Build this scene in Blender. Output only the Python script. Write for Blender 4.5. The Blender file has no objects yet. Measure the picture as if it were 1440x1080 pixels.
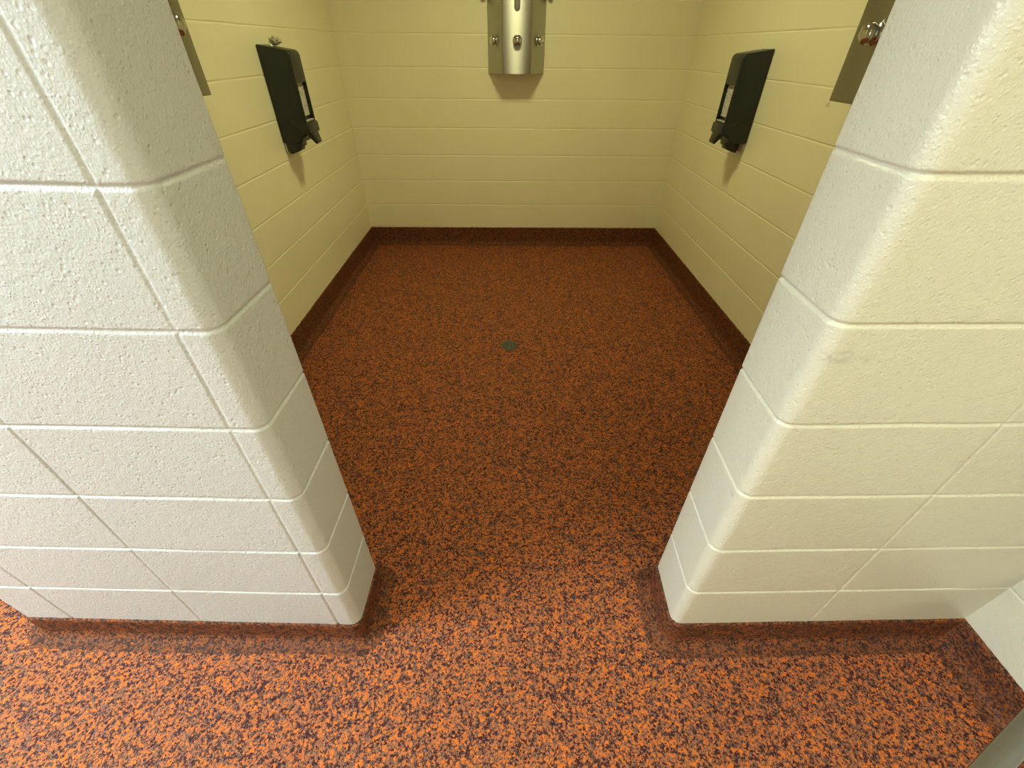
import bpy, bmesh, math, random
from mathutils import Vector, Matrix, noise
random.seed(7)
PI = math.pi
C = bpy.context.scene.collection

# ------------------------------------------------------------------ helpers
def link(name, me, mat=None, parent=None):
    o = bpy.data.objects.new(name, me); C.objects.link(o)
    if mat: me.materials.append(mat)
    if parent: o.parent = parent
    return o

def obj(name, bm, mat, parent=None, smooth=True, angle=None):
    bmesh.ops.recalc_face_normals(bm, faces=bm.faces)
    me = bpy.data.meshes.new(name); bm.to_mesh(me); bm.free()
    for p in me.polygons: p.use_smooth = smooth
    if smooth and angle is not None: me.set_sharp_from_angle(angle=angle)
    return link(name, me, mat, parent)

def struct(name, bm, mat, smooth=True, angle=None, recalc=True):
    if recalc: bmesh.ops.recalc_face_normals(bm, faces=bm.faces)
    me = bpy.data.meshes.new(name); bm.to_mesh(me); bm.free()
    for p in me.polygons: p.use_smooth = smooth
    if smooth and angle is not None: me.set_sharp_from_angle(angle=angle)
    o = link(name, me, mat); o['kind'] = 'structure'
    return o

def thing(name, label, cat, loc=(0, 0, 0), rotz=0, group=None):
    o = bpy.data.objects.new(name, None); C.objects.link(o)
    o.empty_display_size = .05
    o.location = loc; o.rotation_euler = (0, 0, rotz)
    o['label'] = label; o['category'] = cat
    if group: o['group'] = group
    return o

def box(bm, x0, x1, y0, y1, z0, z1):
    v = [bm.verts.new(p) for p in [(x0,y0,z0),(x1,y0,z0),(x1,y1,z0),(x0,y1,z0),
                                   (x0,y0,z1),(x1,y0,z1),(x1,y1,z1),(x0,y1,z1)]]
    for f in [(0,3,2,1),(4,5,6,7),(0,1,5,4),(1,2,6,5),(2,3,7,6),(3,0,4,7)]:
        bm.faces.new([v[i] for i in f])

def prism(bm, pts, axis, a, b):
    """extrude a 2D outline (u,v) along axis 'y' (outline in x,z) or 'z' (outline in x,y) or 'x' (y,z)"""
    def P(u, v, w):
        return {'y': (u, w, v), 'z': (u, v, w), 'x': (w, u, v)}[axis]
    A = [bm.verts.new(P(u, v, a)) for u, v in pts]
    B = [bm.verts.new(P(u, v, b)) for u, v in pts]
    n = len(pts)
    bm.faces.new(A); bm.faces.new(B[::-1])
    for i in range(n):
        bm.faces.new([A[i], A[(i+1) % n], B[(i+1) % n], B[i]])

def lathe(bm, prof, mat, seg=32):
    """prof: (radius, height) pairs along local z, placed by matrix"""
    rings = []
    for r, h in prof:
        if r < 1e-6: rings.append([bm.verts.new(mat @ Vector((0, 0, h)))])
        else: rings.append([bm.verts.new(mat @ Vector((r*math.cos(2*PI*i/seg), r*math.sin(2*PI*i/seg), h))) for i in range(seg)])
    for a, b in zip(rings, rings[1:]):
        for i in range(seg):
            j = (i+1) % seg
            if len(a) == 1: bm.faces.new([a[0], b[i], b[j]])
            elif len(b) == 1: bm.faces.new([a[i], a[j], b[0]])
            else: bm.faces.new([a[i], a[j], b[j], b[i]])

def tube(bm, pts, r, seg=24):
    pts = [Vector(p) for p in pts]
    rings = []; up = Vector((0, 0, 1)); n = None
    for i, p in enumerate(pts):
        t = (pts[min(i+1, len(pts)-1)] - pts[max(i-1, 0)]).normalized()
        if n is None:
            n = t.cross(up)
            if n.length < .1: n = t.cross(Vector((1, 0, 0)))
            n.normalize()
        else: n = (n - t*n.dot(t)).normalized()
        b = t.cross(n)
        rings.append([bm.verts.new(p + n*r*math.cos(2*PI*k/seg) + b*r*math.sin(2*PI*k/seg)) for k in range(seg)])
    for a, b in zip(rings, rings[1:]):
        for k in range(seg):
            bm.faces.new([a[k], a[(k+1) % seg], b[(k+1) % seg], b[k]])
    bm.faces.new(rings[0]); bm.faces.new(rings[-1][::-1])

def bevelled(o, w, seg=3, cutter=None):
    """apply a bevel (and a boolean cut) to a mesh object, keep only the finished mesh"""
    m = o.modifiers.new('b', 'BEVEL'); m.width = w; m.segments = seg; m.limit_method = 'ANGLE'; m.angle_limit = math.radians(25)
    if cutter:
        q = o.modifiers.new('c', 'BOOLEAN'); q.operation = 'DIFFERENCE'; q.object = cutter; q.solver = 'EXACT'
    dg = bpy.context.evaluated_depsgraph_get(); dg.update()
    me = bpy.data.meshes.new_from_object(o.evaluated_get(dg))
    me.name = o.name
    o.modifiers.clear(); o.data = me
    for p in me.polygons: p.use_smooth = True
    me.set_sharp_from_angle(angle=math.radians(50))
    if cutter: bpy.data.objects.remove(cutter)
    return o

# ------------------------------------------------------------------ materials
def newmat(name):
    m = bpy.data.materials.new(name); m.use_nodes = True
    nt = m.node_tree; b = nt.nodes['Principled BSDF']
    return m, nt, b
def N(nt, t, **k):
    n = nt.nodes.new(t)
    for a, v in k.items():
        if a in n.inputs.keys(): n.inputs[a].default_value = v
        else: setattr(n, a, v)
    return n
def L(nt, a, b): nt.links.new(a, b)
def math_n(nt, op, a, b=None, c=None, clamp=False):
    n = nt.nodes.new('ShaderNodeMath'); n.operation = op; n.use_clamp = clamp
    for i, v in enumerate((a, b, c)):
        if v is None: continue
        if isinstance(v, (int, float)): n.inputs[i].default_value = v
        else: nt.links.new(v, n.inputs[i])
    return n.outputs[0]
def maprange(nt, v, a, b, c, d):
    n = nt.nodes.new('ShaderNodeMapRange'); nt.links.new(v, n.inputs[0])
    for i, q in enumerate((a, b, c, d)): n.inputs[i+1].default_value = q
    return n.outputs[0]
def mixc(nt, fac, a, b):
    n = nt.nodes.new('ShaderNodeMix'); n.data_type = 'RGBA'
    if isinstance(fac, (int, float)): n.inputs[0].default_value = fac
    else: nt.links.new(fac, n.inputs[0])
    for k, v in ((6, a), (7, b)):
        if isinstance(v, tuple): n.inputs[k].default_value = (*v, 1)
        else: nt.links.new(v, n.inputs[k])
    return n.outputs[2]

PAINT = (.585, .59, .575)
PAINT_R = (.665, .635, .515)
def paint(name, col, bump, rough, marks=()):
    m, nt, b = newmat(name)
    tc = N(nt, 'ShaderNodeTexCoord'); co = tc.outputs['Object']
    # faint unevenness of the paint film
    n1 = N(nt, 'ShaderNodeTexNoise', Scale=2.2, Detail=4.0); L(nt, co, n1.inputs['Vector'])
    c = mixc(nt, maprange(nt, n1.outputs[0], .35, .65, 0, 1), tuple(x*.96 for x in col), col)
    for (x, y, z, r, amt, mc) in marks:
        vs = N(nt, 'ShaderNodeVectorMath', operation='SUBTRACT'); L(nt, co, vs.inputs[0]); vs.inputs[1].default_value = (x, y, z)
        sc = N(nt, 'ShaderNodeVectorMath', operation='MULTIPLY'); L(nt, vs.outputs[0], sc.inputs[0]); sc.inputs[1].default_value = (1, 1, 1.7)
        ln = N(nt, 'ShaderNodeVectorMath', operation='LENGTH'); L(nt, sc.outputs[0], ln.inputs[0])
        nz = N(nt, 'ShaderNodeTexNoise', Scale=110.0, Detail=3.0); L(nt, co, nz.inputs['Vector'])
        fall = maprange(nt, ln.outputs['Value'], r, r*.2, 0, 1)
        spot = math_n(nt, 'MULTIPLY', fall, maprange(nt, nz.outputs[0], .42, .62, .15, 1))
        c = mixc(nt, math_n(nt, 'MULTIPLY', spot, amt), c, mc)
    L(nt, c, b.inputs['Base Color'])
    b.inputs['Roughness'].default_value = rough
    b.inputs['Specular IOR Level'].default_value = .5
    # block texture under the paint: lumps, pits and little runs
    lump = N(nt, 'ShaderNodeTexNoise', Scale=75.0, Detail=3.0, Roughness=.6); L(nt, co, lump.inputs['Vector'])
    peel = N(nt, 'ShaderNodeTexNoise', Scale=290.0, Detail=2.0, Roughness=.5); L(nt, co, peel.inputs['Vector'])
    vo = N(nt, 'ShaderNodeTexVoronoi', Scale=105.0); L(nt, co, vo.inputs['Vector'])
    gate = N(nt, 'ShaderNodeTexNoise', Scale=40.0, Detail=1.0); L(nt, co, gate.inputs['Vector'])
    pit = math_n(nt, 'MULTIPLY', maprange(nt, vo.outputs['Distance'], .12, .38, 1, 0), maprange(nt, gate.outputs[0], .48, .60, 0, 1))
    vo2 = N(nt, 'ShaderNodeTexVoronoi', Scale=185.0); L(nt, co, vo2.inputs['Vector'])
    bumps = math_n(nt, 'MULTIPLY', maprange(nt, vo2.outputs['Distance'], .1, .4, 1, 0), maprange(nt, gate.outputs[0], .5, .38, 0, 1))
    h = math_n(nt, 'ADD', math_n(nt, 'MULTIPLY', lump.outputs[0], 1.1), math_n(nt, 'MULTIPLY', peel.outputs[0], .7))
    h = math_n(nt, 'SUBTRACT', h, math_n(nt, 'MULTIPLY', pit, .75))
    h = math_n(nt, 'ADD', h, math_n(nt, 'MULTIPLY', bumps, .55))
    bp = N(nt, 'ShaderNodeBump', Strength=bump, Distance=.0022); L(nt, h, bp.inputs['Height'])
    L(nt, bp.outputs[0], b.inputs['Normal'])
    return m

def granule(name, cove=False):
    m, nt, b = newmat(name)
    tc = N(nt, 'ShaderNodeTexCoord'); co = tc.outputs['Object']
    nd = N(nt, 'ShaderNodeTexNoise', Scale=200.0, Detail=1.0); L(nt, co, nd.inputs['Vector'])
    off = N(nt, 'ShaderNodeVectorMath', operation='SUBTRACT'); L(nt, nd.outputs['Color'], off.inputs[0]); off.inputs[1].default_value = (.5, .5, .5)
    scl = N(nt, 'ShaderNodeVectorMath', operation='SCALE'); L(nt, off.outputs[0], scl.inputs[0]); scl.inputs['Scale'].default_value = .010
    add = N(nt, 'ShaderNodeVectorMath', operation='ADD'); L(nt, co, add.inputs[0]); L(nt, scl.outputs[0], add.inputs[1])
    vo = N(nt, 'ShaderNodeTexVoronoi', Scale=195.0); L(nt, add.outputs[0], vo.inputs['Vector'])
    sp = N(nt, 'ShaderNodeSeparateColor'); L(nt, vo.outputs['Color'], sp.inputs[0])
    cl = N(nt, 'ShaderNodeTexNoise', Scale=48.0, Detail=2.0); L(nt, co, cl.inputs['Vector'])
    fn = N(nt, 'ShaderNodeTexNoise', Scale=330.0, Detail=1.0); L(nt, co, fn.inputs['Vector'])
    v = math_n(nt, 'ADD', math_n(nt, 'MULTIPLY', sp.outputs[0], .64), math_n(nt, 'MULTIPLY', math_n(nt, 'SUBTRACT', cl.outputs[0], .41), .55))
    v = math_n(nt, 'ADD', v, math_n(nt, 'MULTIPLY', math_n(nt, 'SUBTRACT', fn.outputs[0], .36), .75))
    cr = N(nt, 'ShaderNodeValToRGB'); cr.color_ramp.interpolation = 'LINEAR'
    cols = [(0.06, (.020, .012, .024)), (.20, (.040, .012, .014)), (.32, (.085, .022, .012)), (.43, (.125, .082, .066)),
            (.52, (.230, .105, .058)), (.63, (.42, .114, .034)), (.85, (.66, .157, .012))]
    if cove: cols = [(p, tuple(.62*(.72*x + .28*g) for x, g in zip(c, (.15, .075, .045)))) for p, c in cols]  # browner cove mix; part of its darkening is shade put into the colour
    e = cr.color_ramp.elements
    e[0].position = 0; e[0].color = (*cols[0][1], 1); e[1].position = cols[1][0]; e[1].color = (*cols[1][1], 1)
    for p, c in cols[2:]:
        q = e.new(p); q.color = (*c, 1)
    L(nt, v, cr.inputs[0]); L(nt, cr.outputs[0], b.inputs['Base Color'])
    b.inputs['Roughness'].default_value = .62
    b.inputs['Specular IOR Level'].default_value = .12
    bp = N(nt, 'ShaderNodeBump', Strength=.5, Distance=.002)
    L(nt, maprange(nt, vo.outputs['Distance'], 0, .6, 1, 0), bp.inputs['Height'])
    L(nt, bp.outputs[0], b.inputs['Normal'])
    return m

def plain(name, col, rough, metal=0, spec=.5, bump=0, bscale=300, aniso=0):
    m, nt, b = newmat(name)
    tc = N(nt, 'ShaderNodeTexCoord')
    n = N(nt, 'ShaderNodeTexNoise', Scale=60.0, Detail=2.0); L(nt, tc.outputs['Object'], n.inputs['Vector'])
    L(nt, mixc(nt, n.outputs[0], tuple(c*.93 for c in col), tuple(min(1, c*1.05) for c in col)), b.inputs['Base Color'])
    b.inputs['Roughness'].default_value = rough; b.inputs['Metallic'].default_value = metal
    b.inputs['Specular IOR Level'].default_value = spec
    if aniso:
        b.inputs['Anisotropic'].default_value = aniso
        tg = N(nt, 'ShaderNodeTangent', direction_type='RADIAL', axis='Z'); L(nt, tg.outputs[0], b.inputs['Tangent'])
    if bump:
        nb = N(nt, 'ShaderNodeTexNoise', Scale=bscale, Detail=2.0); L(nt, tc.outputs['Object'], nb.inputs['Vector'])
        bp = N(nt, 'ShaderNodeBump', Strength=bump, Distance=.0006); L(nt, nb.outputs[0], bp.inputs['Height']); L(nt, bp.outputs[0], b.inputs['Normal'])
    return m

def brushed(name, col, rough, aniso, rot=0.0):
    m, nt, b = newmat(name)
    tc = N(nt, 'ShaderNodeTexCoord')
    mp = N(nt, 'ShaderNodeMapping'); mp.inputs['Scale'].default_value = (6, 6, 900); L(nt, tc.outputs['Object'], mp.inputs['Vector'])
    n = N(nt, 'ShaderNodeTexNoise', Scale=1.0, Detail=3.0); L(nt, mp.outputs[0], n.inputs['Vector'])
    b.inputs['Base Color'].default_value = (*col, 1); b.inputs['Metallic'].default_value = 1
    L(nt, maprange(nt, n.outputs[0], .3, .7, rough*.9, rough*1.1), b.inputs['Roughness'])
    b.inputs['Anisotropic'].default_value = aniso
    b.inputs['Anisotropic Rotation'].default_value = rot
    tg = N(nt, 'ShaderNodeTangent', direction_type='RADIAL', axis='Z'); L(nt, tg.outputs[0], b.inputs['Tangent'])
    return m

GREY = (.22, .21, .18)
M_front = paint('painted_block_front', PAINT, .55, .30, marks=[(-.66, .56, .66, .02, .25, GREY)])
M_frontr = paint('painted_block_front_cream', PAINT_R, .5, .33, marks=[(.515, .54, 1.062, .035, .4, GREY), (.56, .54, 1.059, .018, .3, GREY)])
M_room = paint('painted_block_shower', (.86, .80, .56), .16, .38, marks=[(1.4307, 2.24, 1.247, .022, .6, GREY), (-1.05, 4.13, .205, .012, .5, GREY)])
M_hall = paint('painted_block_hall', PAINT_R, .3, .35)
M_floor = granule('granule_floor')
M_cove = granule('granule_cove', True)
M_ceil = plain('ceiling_white', (.8, .8, .78), .7)
M_black = plain('black_plastic', (.009, .013, .011), .34, bump=.2, bscale=500)
M_blackg = plain('black_plastic_gloss', (.013, .015, .012), .36)
M_label, nt, b = newmat('pale_label')
tc = N(nt, 'ShaderNodeTexCoord'); mp = N(nt, 'ShaderNodeMapping'); mp.inputs['Scale'].default_value = (1, 22, 90); L(nt, tc.outputs['Object'], mp.inputs['Vector'])
n_ = N(nt, 'ShaderNodeTexNoise', Scale=1.0, Detail=3.0); L(nt, mp.outputs[0], n_.inputs['Vector'])
L(nt, mixc(nt, maprange(nt, n_.outputs[0], .53, .60, 0, .6), (.56, .53, .45), (.16, .12, .10)), b.inputs['Base Color']); b.inputs['Roughness'].default_value = .45
M_ink = plain('label_ink', (.16, .13, .12), .5)
M_pale = plain('pale_plastic', (.5, .48, .4), .45)
M_steel = brushed('brushed_steel', (.48, .475, .43), .40, 1.0, .25)
M_chrome = plain('chrome', (.6, .6, .58), .09, metal=1)
M_dsteel = plain('dull_steel', (.36, .35, .31), .35, metal=1)
M_rail = plain('rail_steel', (.26, .265, .25), .2, metal=1)
M_clear = plain('crumpled_plastic', (.42, .38, .26), .3)
M_grate = plain('drain_metal', (.17, .18, .13), .5, metal=.6)
M_hole = plain('dark_recess', (.02, .02, .018), .6)
M_lamp, nt, b = newmat('lamp_diffuser')
b.inputs['Base Color'].default_value = (.9, .9, .88, 1); b.inputs['Emission Color'].default_value = (1, .97, .9, 1); b.inputs['Emission Strength'].default_value = 1.5

# ------------------------------------------------------------------ geometry of the place
ROOM_H = 2.62
ZL, ZR, ZS = .284, .3055, .2918          # first visible mortar line: left pier, right pier, shower
COURSE = .2032

def fz(x, y):
    t = min(max((y-.62)/1.0, 0), 1); t = t*t*(3-2*t)
    return -.072*t

def path_samples(pts, step, side, vj=()):
    """pts: (x,y,r) corners. returns samples (x,y,nx,ny,wv): position, outward normal, vertical-joint weight.
    vj: list of (segment index, coordinate x) of vertical joints. side=+1: normal to the left of travel."""
    P = [Vector(p[:2]) for p in pts]; out = []
    n = len(P)
    def nrm(t): return Vector((-t.y, t.x))*side
    segs = []
    for i in range(n-1):
        d = (P[i+1]-P[i]); segs.append((d.length, d.normalized()))
    for i in range(n-1):
        ln, t = segs[i]
        def cut(j):
            r = pts[j][2]
            if r == 0 or j == 0 or j == n-1: return 0
            a = segs[j-1][1].angle(segs[j][1]); return r*math.tan(a/2)
        a0, a1 = cut(i), ln-cut(i+1)
        ds = [a0+(a1-a0)*k/max(1, round((a1-a0)/step)) for k in range(max(1, round((a1-a0)/step))+1)]
        js = []
        for si, xx in vj:
            if si == i: js.append((xx-P[i].x)/t.x)
        for j in js:
            ds = [d for d in ds if abs(d-j) > .011]
            ds += [j+o for o in (-.010, -.0075, -.0055, -.004, -.0025, -.001, .001, .0025, .004, .0055, .0075, .010)]
        ds.sort()
        nn = nrm(t)
        for d in ds:
            w = max([math.cos(min(1, abs(d-j)/.006)*PI/2)**2 for j in js] or [0])
            q = P[i]+t*d
            out.append((q.x, q.y, nn.x, nn.y, w))
        if i+1 < n-1 and pts[i+1][2] > 0:      # rounded corner
            t2 = segs[i+1][1]; n2 = nrm(t2)
            r = pts[i+1][2]
            cr = t.x*t2.y-t.y*t2.x
            convex = (cr*side < 0)
            c = P[i+1]-t*(ln-a1) + (-nn*r if convex else nn*r)
            K = 9
            for k in range(1, K):
                m = nn.lerp(n2, 0); a = k/K
                ang = math.atan2(nn.x*n2.y-nn.y*n2.x, nn.dot(n2))*a
                m = Vector((nn.x*math.cos(ang)-nn.y*math.sin(ang), nn.x*math.sin(ang)+nn.y*math.cos(ang)))
                q = c + m*r*(1 if convex else -1)
                out.append((q.x, q.y, m.x, m.y, 0))
    # mitre sharp corners
    res = []
    for s in out:
        if res and abs(res[-1][0]-s[0]) < 1e-6 and abs(res[-1][1]-s[1]) < 1e-6:
            a = res[-1]; m = Vector((a[2]+s[2], a[3]+s[3])); k = 2/max(.3, m.length_squared)
            res[-1] = (s[0], s[1], m.x*k, m.y*k, 0)
        else: res.append(s)
    return res

def wall(name, pts, z0, zj, mat, step=.02, side=1, vj=(), depth=.0042, ztop=ROOM_H, seed=0, wob=.0012, rowgap=.07):
    S = path_samples(pts, step, side, vj)
    js = [zj+COURSE*k for k in range(-2, 13) if z0+.012 < zj+COURSE*k < ztop-.01]
    offs = (-.010, -.0075, -.0055, -.004, -.0025, -.001, .001, .0025, .004, .0055, .0075, .010)
    rows = [(z0, 0)]
    lo = z0
    for j in js + [ztop]:
        gap = j-lo; k = max(1, int(gap/rowgap))
        for q in range(1, k):
            zz = lo+gap*q/k
            if abs(zz-lo) > .014 and abs(zz-j) > .014: rows.append((zz, 0))
        if j < ztop:
            for o in offs: rows.append((j+o, math.cos(min(1, abs(o)/.0062)*PI/2)**2))
        lo = j
    rows.append((ztop, 0))
    bm = bmesh.new(); G = []
    for (x, y, nx, ny, wv) in S:
        col = []
        for (z, wz) in rows:
            nz = noise.noise(Vector((x*7+seed, y*7, z*7)))
            hz = noise.noise(Vector((x*9+seed*3, y*9, round((z-zj)/COURSE)*5.1)))
            fill = .72+.5*noise.noise(Vector((x*5+seed*7, y*5, round((z-zj)/COURSE)*9.7)))
            fillv = .62+.5*noise.noise(Vector((x*30+seed, y, z*6)))
            pillow = .0006*nz
            d = max(depth*wz*fill, depth*.8*wv*fillv)
            dz = wob*hz*(1 if 0 < wz or abs(((z-zj)/COURSE+.5) % 1-.5) < .06 else 0)
            col.append(bm.verts.new((x+nx*(pillow-d), y+ny*(pillow-d), z+dz)))
        G.append(col)
    for a, b_ in zip(G, G[1:]):
        for k in range(len(rows)-1):
            f = [a[k], b_[k], b_[k+1], a[k+1]]
            bm.faces.new(f if side < 0 else f[::-1])
    return struct(name, bm, mat, recalc=False)

def cove(name, pts, ztop, mat, step=.006, side=1, r=.032, th=.006, seed=0, ext=(None, None)):
    S = path_samples(pts, step, side)
    bm = bmesh.new(); G = []
    for (x, y, nx, ny, _) in S:
        j = .0016*noise.noise(Vector((x*90+seed, y*90, 0)))+.0012*noise.noise(Vector((x*240, y*240, seed)))
        jt = .0014*noise.noise(Vector((x*130+seed, y*130, 5)))
        z0 = fz(x, y)
        prof = [(-.004, ztop+j-.001), (th*.35+jt*.5, ztop+j), (th+jt, ztop+j-.003), (th, ztop-.012), (th, (ztop+z0+r)/2), (th, z0+r)]
        for k in range(1, 8):
            a = PI/2*k/8
            prof.append((th+r-r*math.cos(a), z0+r-r*math.sin(a)))
        prof.append((th+r, z0+.0004)); prof.append((th+r+.02, z0-.002))
        col = []
        for o, z in prof: col.append(bm.verts.new((x+nx*o, y+ny*o, z)))
        G.append(col)
    for a, b_ in zip(G, G[1:]):
        for k in range(len(a)-1):
            f = [a[k], b_[k], b_[k+1], a[k+1]]
            bm.faces.new(f if side > 0 else f[::-1])
    return struct(name, bm, mat, recalc=False)

X0, Y0 = -.4295, .5539            # left pier: front inner corner
SL, SR, YB = -1.2746, 1.4307, 4.13
XE = -1.435                        # left pier: outer end
XW = 1.3547                        # hall side wall on the right
YFl, YFr = .7340, .7191            # shower side of the front wall
HB = -1.75; HLX = -3.3
RB = .026

# piers (front wall left / right of the opening)
Lp = [(XE, YB+.01, 0), (XE, .584, RB), (X0, Y0, RB), (-.4257, YFl, .008), (SL-.01, YFl, 0)]
wall('wall_front_left', Lp, -.1, ZL, M_front, side=-1, step=.018, vj=[(1, -.4934), (1, -.8974), (1, -1.283)], seed=1, depth=.0048)
Rp = [(XW+.01, .5463, 0), (.4826, .5396, RB), (.490, YFr, .008), (SR+.01, YFr, 0)]
wall('wall_front_right', Rp, -.1, ZR, M_frontr, side=1, step=.018, vj=[(0, .8871)], seed=2, depth=.0046)
# shower
wall('wall_left', [(SL, YFl-.01, 0), (SL, YB+.01, 0)], -.12, ZS, M_room, side=-1, step=.05, seed=3, depth=.0032)
wall('wall_right', [(SR, YFr-.01, 0), (SR, YB+.01, 0)], -.12, ZS, M_room, side=1, step=.05, seed=4, depth=.0032)
wall('wall_back', [(SL-.01, YB, 0), (SR+.01, YB, 0)], -.12, ZS, M_room, side=-1, step=.05, seed=5, depth=.0032)
# hall and the neighbouring stall
wall('wall_hall_right', [(XW, HB, 0), (XW, .5563, 0)], -.05, ZR, M_hall, side=1, step=.03, seed=6)
wall('wall_hall_back', [(HLX, HB, 0), (XW, HB, 0)], -.05, ZL, M_hall, side=1, step=.1, seed=7)
wall('wall_hall_left', [(HLX, HB, 0), (HLX, YB, 0)], -.12, ZL, M_hall, side=-1, step=.1, seed=8)
wall('wall_stall_back', [(HLX, YB, 0), (XE, YB, 0)], -.12, ZL, M_hall, side=-1, step=.1, seed=9)

ext = .05
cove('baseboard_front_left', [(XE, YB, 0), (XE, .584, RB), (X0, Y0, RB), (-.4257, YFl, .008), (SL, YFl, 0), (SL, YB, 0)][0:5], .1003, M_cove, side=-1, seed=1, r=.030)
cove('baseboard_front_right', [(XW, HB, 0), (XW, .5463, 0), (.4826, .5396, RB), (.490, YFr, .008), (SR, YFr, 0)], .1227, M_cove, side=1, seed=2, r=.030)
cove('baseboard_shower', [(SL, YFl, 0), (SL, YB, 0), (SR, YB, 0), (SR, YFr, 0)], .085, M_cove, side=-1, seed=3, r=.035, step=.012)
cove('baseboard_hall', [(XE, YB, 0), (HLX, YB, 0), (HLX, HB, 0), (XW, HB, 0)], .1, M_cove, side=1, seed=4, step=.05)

# floor and ceiling
bm = bmesh.new()
nx, ny = 94, 118
vs = [[bm.verts.new((HLX+(SR+.05-HLX)*i/nx, HB+(YB-HB+.02)*j/ny, 0)) for j in range(ny+1)] for i in range(nx+1)]
for col in vs:
    for v in col:
        v.co.z = fz(v.co.x, v.co.y) - .001 + .0012*noise.noise(v.co*3)
for i in range(nx):
    for j in range(ny): bm.faces.new([vs[i][j], vs[i+1][j], vs[i+1][j+1], vs[i][j+1]])
struct('floor', bm, M_floor)
bm = bmesh.new(); box(bm, HLX-.05, SR+.08, HB-.05, YB+.05, ROOM_H, ROOM_H+.06)
struct('ceiling', bm, M_ceil, smooth=False)

# ------------------------------------------------------------------ soap dispensers
def make_dispenser():
    t = thing('soap_dispenser', 'black wall soap dispenser on the left wall, a small scrap on top of it', 'soap dispenser',
              (SL, 2.866, .935), 0, 'black soap dispensers')
    W = .074; b0 = .935
    z = lambda a: a-b0
    # housing: side outline (protrusion, height)
    bm = bmesh.new()
    prism(bm, [(.0, z(1.438)), (.142, z(1.417)), (.154, z(1.409)), (.160, z(1.398)), (.162, z(1.080)), (.150, z(1.046)), (.135, z(1.022)), (.120, z(1.018)),
               (.108, z(1.008)), (.106, z(.992)), (0, z(.992))], 'y', -W, W)
    o = obj('housing', bm, M_black, t)
    cb = bmesh.new(); box(cb, .140, .20, -.064, .062, z(1.098), z(1.276)); cut = obj('cutter', cb, M_black)
    cut.parent = t
    bevelled(o, .012, 4, cut)
    # label at the bottom of the sight window
    bm = bmesh.new(); box(bm, .1395, .1410, -.062, .060, z(1.120), z(1.274)); lb = obj('window_label', bm, M_label, t, smooth=False)
    lb['label'] = 'pale label seen in the window'
    bm = bmesh.new(); box(bm, .141, .159, -.060, .058, z(1.0975), z(1.1025)); o = obj('window_sill', bm, M_pale, t, smooth=False)
    # push bar wrapping round the front
    bm = bmesh.new()
    prism(bm, [(.072, z(1.106)), (.160, z(1.090)), (.167, z(1.088)), (.170, z(1.082)), (.172, z(1.044)), (.166, z(1.036)), (.142, z(1.040)), (.120, z(1.060)), (.090, z(1.086))], 'y', -W-.0035, W+.0035)
    o = obj('push_bar', bm, M_blackg, t); bevelled(o, .0022, 2)
    bm = bmesh.new()
    A = [(.138, z(1.044)), (.168, z(1.046)), (.186, z(.992)), (.180, z(.984)), (.172, z(.984)), (.158, z(1.004)), (.146, z(1.018))]
    ra = []
    for s in (-1, 1):
        ra.append([bm.verts.new((x, s*(.052-.35*max(0, z(1.04)-zz)), zz)) for x, zz in A])
    bm.faces.new(ra[0]); bm.faces.new(ra[1][::-1])
    for i in range(len(A)): bm.faces.new([ra[0][i], ra[0][(i+1) % len(A)], ra[1][(i+1) % len(A)], ra[1][i]])
    o2 = obj('lever', bm, M_blackg, o); bevelled(o2, .003, 3)
    # lower rear block holding the soap outlet
    bm = bmesh.new()
    prism(bm, [(.016, z(.996)), (.100, z(.996)), (.098, z(.972)), (.084, z(.968)), (.082, z(.952)), (.036, z(.936)), (.022, z(.936))], 'y', -.066, .020)
    o = obj('outlet_block', bm, M_black, t); bevelled(o, .003, 2)
    bm = bmesh.new(); lathe(bm, [(0, .012), (.011, .012), (.012, .010), (.012, -.016), (.008, -.02), (.008, -.006), (0, -.006)], Matrix.Translation((.060, -.02, z(.966))), 20)
    obj('outlet', bm, M_blackg, o)
    # wall plate
    bm = bmesh.new(); box(bm, 0, .012, -.066, .066, z(.944), z(1.40)); o = obj('wall_plate', bm, M_pale, t); bevelled(o, .002, 2)
    # lid seam and key slot on top
    bm = bmesh.new(); lathe(bm, [(0, .004), (.008, .004), (.009, .003), (.009, -.004)], Matrix.Translation((.05, 0, z(1.4315))), 20)
    obj('key_lock', bm, M_chrome, t)
    return t

def dup(root, loc, rotz, label):
    def cp(o, par):
        c = o.copy(); C.objects.link(c); c.parent = par
        for ch in list(o.children): cp(ch, c)
        return c
    kids = list(root.children)
    r = root.copy(); C.objects.link(r); r.location = loc; r.rotation_euler = (0, 0, rotz); r['label'] = label
    for ch in kids: cp(ch, r)
    return r
d0 = make_dispenser()
dup(d0, (SR, 2.932, .938), PI, 'black wall soap dispenser on the right wall, with a bare top')

# crumpled scrap on the left dispenser
bm = bmesh.new(); bmesh.ops.create_icosphere(bm, subdivisions=4, radius=1)
for v in bm.verts:
    p = v.co.normalized()
    k = 1+.55*noise.noise(p*2.3)+.3*abs(noise.noise(p*5.5))
    v.co = Vector((p.x*.026*k, p.y*.022*k, p.z*.016*k))
mz = min(v.co.z for v in bm.verts)
for v in bm.verts: v.co.z -= mz
o = obj('crumpled_scrap', bm, M_clear)
o.location = (SL+.062, 2.900, 1.4312); o.rotation_euler = (0, 0, .4)
o['label'] = 'small crumpled pale grey scrap lying on top of the left soap dispenser'; o['category'] = 'scrap'

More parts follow.
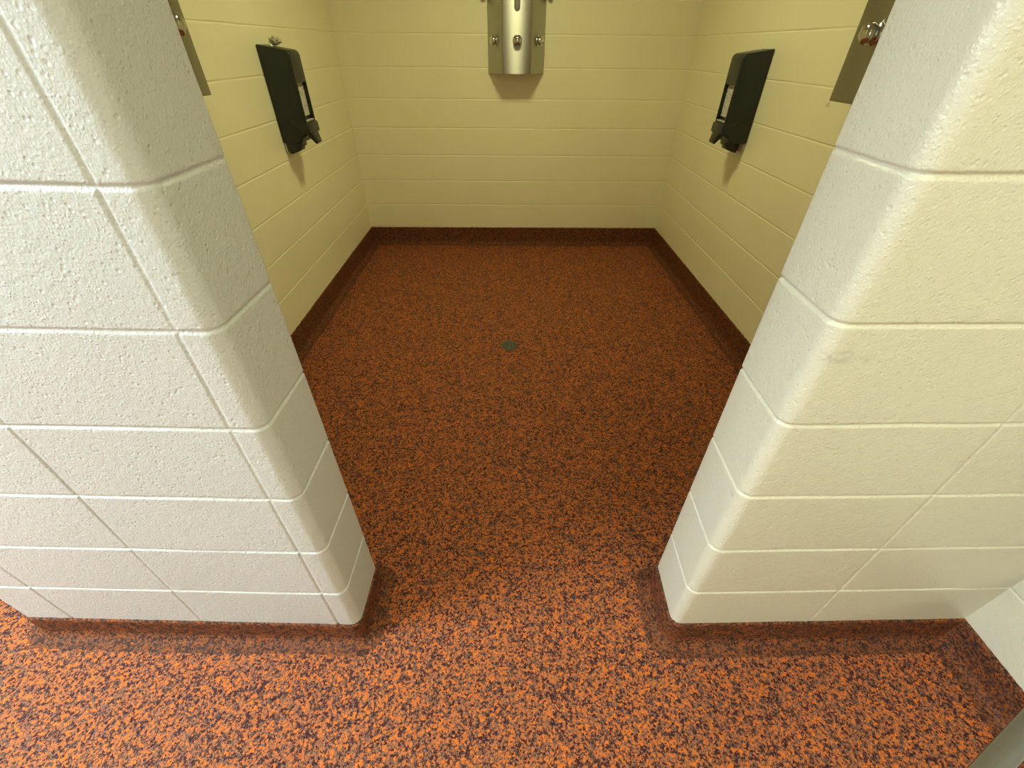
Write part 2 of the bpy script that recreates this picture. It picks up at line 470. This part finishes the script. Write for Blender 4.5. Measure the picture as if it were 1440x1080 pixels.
# ------------------------------------------------------------------ shower panels
def make_panel(label):
    t = thing('shower_column', label, 'shower column', (.082, YB, 1.276), -PI/2, 'stainless steel shower columns')
    A, B_, D_ = .215, .105, .190; H = .95
    bm = bmesh.new()
    prism(bm, [(0, -A), (.006, -A), (D_, -B_), (D_, B_), (.006, A), (0, A)], 'z', 0, H)
    o = obj('housing', bm, M_steel, t); bevelled(o, .0035, 3)
    # button profiles
    dome = [(.034, 0), (.034, .004), (.031, .007), (.020, .008), (.019, .012), (.027, .015), (.031, .021), (.032, .028), (.030, .036), (.024, .042), (.013, .046), (0, .047)]
    # centre push button
    bm = bmesh.new(); lathe(bm, dome, Matrix.Translation((D_-.001, .004, .197)) @ Matrix.Rotation(PI/2, 4, 'Y'))
    obj('push_button', bm, M_chrome, t)
    ang = math.atan2(D_-.006, A-B_)
    for s in (-1, 1):
        p = Vector(((D_+.006)/2, s*(A+B_)/2, .197))
        nv = Vector((A-B_, s*(D_-.006), 0)).normalized()
        mtx = Matrix.Translation(p) @ nv.to_track_quat('Z', 'Y').to_matrix().to_4x4()
        bm = bmesh.new(); lathe(bm, [(q*1.0, h*.75) for q, h in dome], mtx)
        k = obj('knob', bm, M_chrome, t)
        bm = bmesh.new()
        tube(bm, [mtx @ Vector((0, 0, .030)), mtx @ Vector((.008, -.008, .036)), mtx @ Vector((.018, -.018, .038))], .006, 14)
        if s > 0: obj('knob_lever', bm, M_chrome, k)
        else: bm.free()
    # capsule shaped slot cover
    pts = []; r = .021
    for k in range(13): a = PI+PI*k/12; pts.append((r*math.cos(a), .378+r*math.sin(a)))
    for k in range(13): a = PI*k/12; pts.append((r*math.cos(a), .70+r*math.sin(a)))
    bm = bmesh.new(); prism(bm, pts, 'x', D_-.002, D_+.003)
    o = obj('slot_cover', bm, M_dsteel, t); bevelled(o, .001, 2)
    # side brackets at half height
    for s in (-1, 1):
        bm = bmesh.new(); lathe(bm, [(0, 0), (.022, 0), (.022, .012), (.018, .03), (.0, .032)], Matrix.Translation((0, s*(A+.025), .445)) @ Matrix.Rotation(PI/2, 4, 'Y'), 20)
        obj('side_bracket', bm, M_dsteel, t)
    # shower head near the top
    bm = bmesh.new(); mt = Matrix.Translation((D_-.002, 0, .86)) @ Matrix.Rotation(math.radians(115), 4, 'Y')
    lathe(bm, [(.026, -.01), (.026, .012), (.016, .02), (.016, .04), (.034, .062), (.036, .075), (.032, .08), (0, .08)], mt)
    obj('shower_head', bm, M_chrome, t)
    return t
p0 = make_panel('stainless steel shower column centred on the back wall')
dup(p0, (SL, 1.808, 1.288), 0, 'stainless steel shower column on the left wall, nearly hidden behind the left pier')
dup(p0, (SR, 1.842, 1.284), PI, 'stainless steel shower column on the right wall, half hidden behind the right pier')

# ------------------------------------------------------------------ floor drain
dx, dy = .022, 2.315
dzz = fz(dx, dy)
t = thing('floor_drain', 'small round slotted floor drain set in the middle of the shower floor', 'drain', (dx, dy, dzz))
R = .052
bm = bmesh.new(); lathe(bm, [(R-.004, -.012), (R-.004, .0040), (R-.003, .0050), (R-.001, .0050), (R, .0030), (R, -.012)], Matrix.Identity(4), 48)
obj('rim', bm, M_grate, t)
bm = bmesh.new()
ri = R-.0045
for k in range(-4, 5):
    x = k*.0105; h = math.sqrt(max(0, ri*ri-x*x))
    box(bm, x-.0025, x+.0025, -h-.001, h+.001, .0020, .0046)
obj('grate', bm, M_grate, t, smooth=False)
bm = bmesh.new(); lathe(bm, [(0, -.006), (R-.0035, -.006), (R-.0035, .0024), (0, .0024)], Matrix.Identity(4), 40)
obj('sump', bm, M_hole, t)

# ------------------------------------------------------------------ steel rail at the right
t = thing('grab_rail', 'round stainless steel rail crossing the bottom right corner, close to the viewer', 'rail', (.455, .012, 0))
def rel(p): return (p[0]-.455, p[1]-.012, p[2])
dirx, diry = .908, .419
A0 = Vector((.515, .098, .84))
pts = []
def onr(x): return Vector((x, .1406+(x-.739)*diry/dirx, .581))
Wp = onr(XW-.001); c0 = onr(.55); e0 = onr(.455)
pts.append(Wp); 
for k in range(1, 8): pts.append(Wp.lerp(c0, k/8))
for k in range(9):
    a = k/8*PI/2
    d = (c0-e0)
    pts.append(e0+d*(1-math.sin(a)) + Vector((0, 0, -.098*(1-math.cos(a)))))
pts.append(Vector((e0.x, e0.y, .3))); pts.append(Vector((e0.x, e0.y, .006)))
bm = bmesh.new(); tube(bm, [rel(p) for p in pts], .0165, 32); obj('bar', bm, M_rail, t, angle=math.radians(60))
bm = bmesh.new(); lathe(bm, [(.0165, .0), (.042, .0), (.042, .005), (.036, .009), (.0165, .010)], Matrix.Translation(rel((e0.x, e0.y, -.001))), 32); obj('floor_flange', bm, M_rail, t)
bm = bmesh.new(); lathe(bm, [(.0165, .0), (.042, .0), (.042, .005), (.036, .009), (.0165, .010)], Matrix.Translation(rel(onr(XW))) @ Matrix.Rotation(-PI/2, 4, 'Y'), 32); obj('wall_flange', bm, M_rail, t)

# ------------------------------------------------------------------ ceiling lamps and an added hall fill
def lamp(name, label, x, y, w, d, power, col, rot=0):
    t = thing(name, label, 'ceiling light', (x, y, ROOM_H))
    bm = bmesh.new()
    for (a, b_, c_, e_) in ((-w/2-.03, w/2+.03, -d/2-.03, -d/2), (-w/2-.03, w/2+.03, d/2, d/2+.03), (-w/2-.03, -w/2, -d/2, d/2), (w/2, w/2+.03, -d/2, d/2)):
        box(bm, a, b_, c_, e_, -.075, 0)
    obj('frame', bm, M_ceil, t, smooth=False)
    bm = bmesh.new(); box(bm, -w/2, w/2, -d/2, d/2, -.06, -.05); obj('diffuser', bm, M_lamp, t, smooth=False)
    ld = bpy.data.lights.new(name+'_light', 'AREA'); ld.shape = 'RECTANGLE'; ld.size = w-.02; ld.size_y = d-.02; ld.energy = power; ld.color = col
    lo = bpy.data.objects.new('tube_light', ld); C.objects.link(lo); lo.parent = t; lo.location = (0, 0, -.064)
    return t
lamp('hall_lamp_or_fill', 'long white ceiling light at the left end of the hall', -2.6, -.15, .35, 1.1, 198, (.77, .92, 1.0))
lamp('hall_lamp_or_fill', 'added warm fill light, unseen, over the right of the hall', .75, -.75, 1.2, .30, 26, (.98, 1.0, .66))  # unseen lamp added as a soft warm fill from the right
lamp('shower_ceiling_light', 'square ceiling light over the middle of the shower', .08, 2.6, .34, .34, 22, (1.0, .98, .48))

w = bpy.data.worlds.new('World'); bpy.context.scene.world = w; w.use_nodes = True
w.node_tree.nodes['Background'].inputs[0].default_value = (1, 1, 1, 1); w.node_tree.nodes['Background'].inputs[1].default_value = 0.02

# ------------------------------------------------------------------ camera
F_PX, PITCH, YAW, ROLL, CAMZ = 601.0, .6675, .0183, .0102, 1.436
c, s = math.cos(YAW), math.sin(YAW)
R0 = Vector((c, -s, 0)); F0 = Vector((s, c, 0)); Zv = Vector((0, 0, 1))
Fw = F0*math.cos(PITCH) - Zv*math.sin(PITCH); Dn = -F0*math.sin(PITCH) - Zv*math.cos(PITCH)
c, s = math.cos(ROLL), math.sin(ROLL)
Rr = R0*c - Dn*s; Dd = R0*s + Dn*c
mtx = Matrix(((Rr.x, -Dd.x, -Fw.x, 0), (Rr.y, -Dd.y, -Fw.y, 0), (Rr.z, -Dd.z, -Fw.z, CAMZ), (0, 0, 0, 1)))
cd = bpy.data.cameras.new('camera'); cd.sensor_width = 36; cd.lens = 36*F_PX/1440; cd.clip_start = .02
co = bpy.data.objects.new('camera', cd); C.objects.link(co); co.matrix_world = mtx
bpy.context.scene.camera = co
vs_ = bpy.context.scene.view_settings
vs_.view_transform = 'Standard'; vs_.look = 'None'; vs_.gamma = 1; vs_.exposure = 0; vs_.use_curve_mapping = False
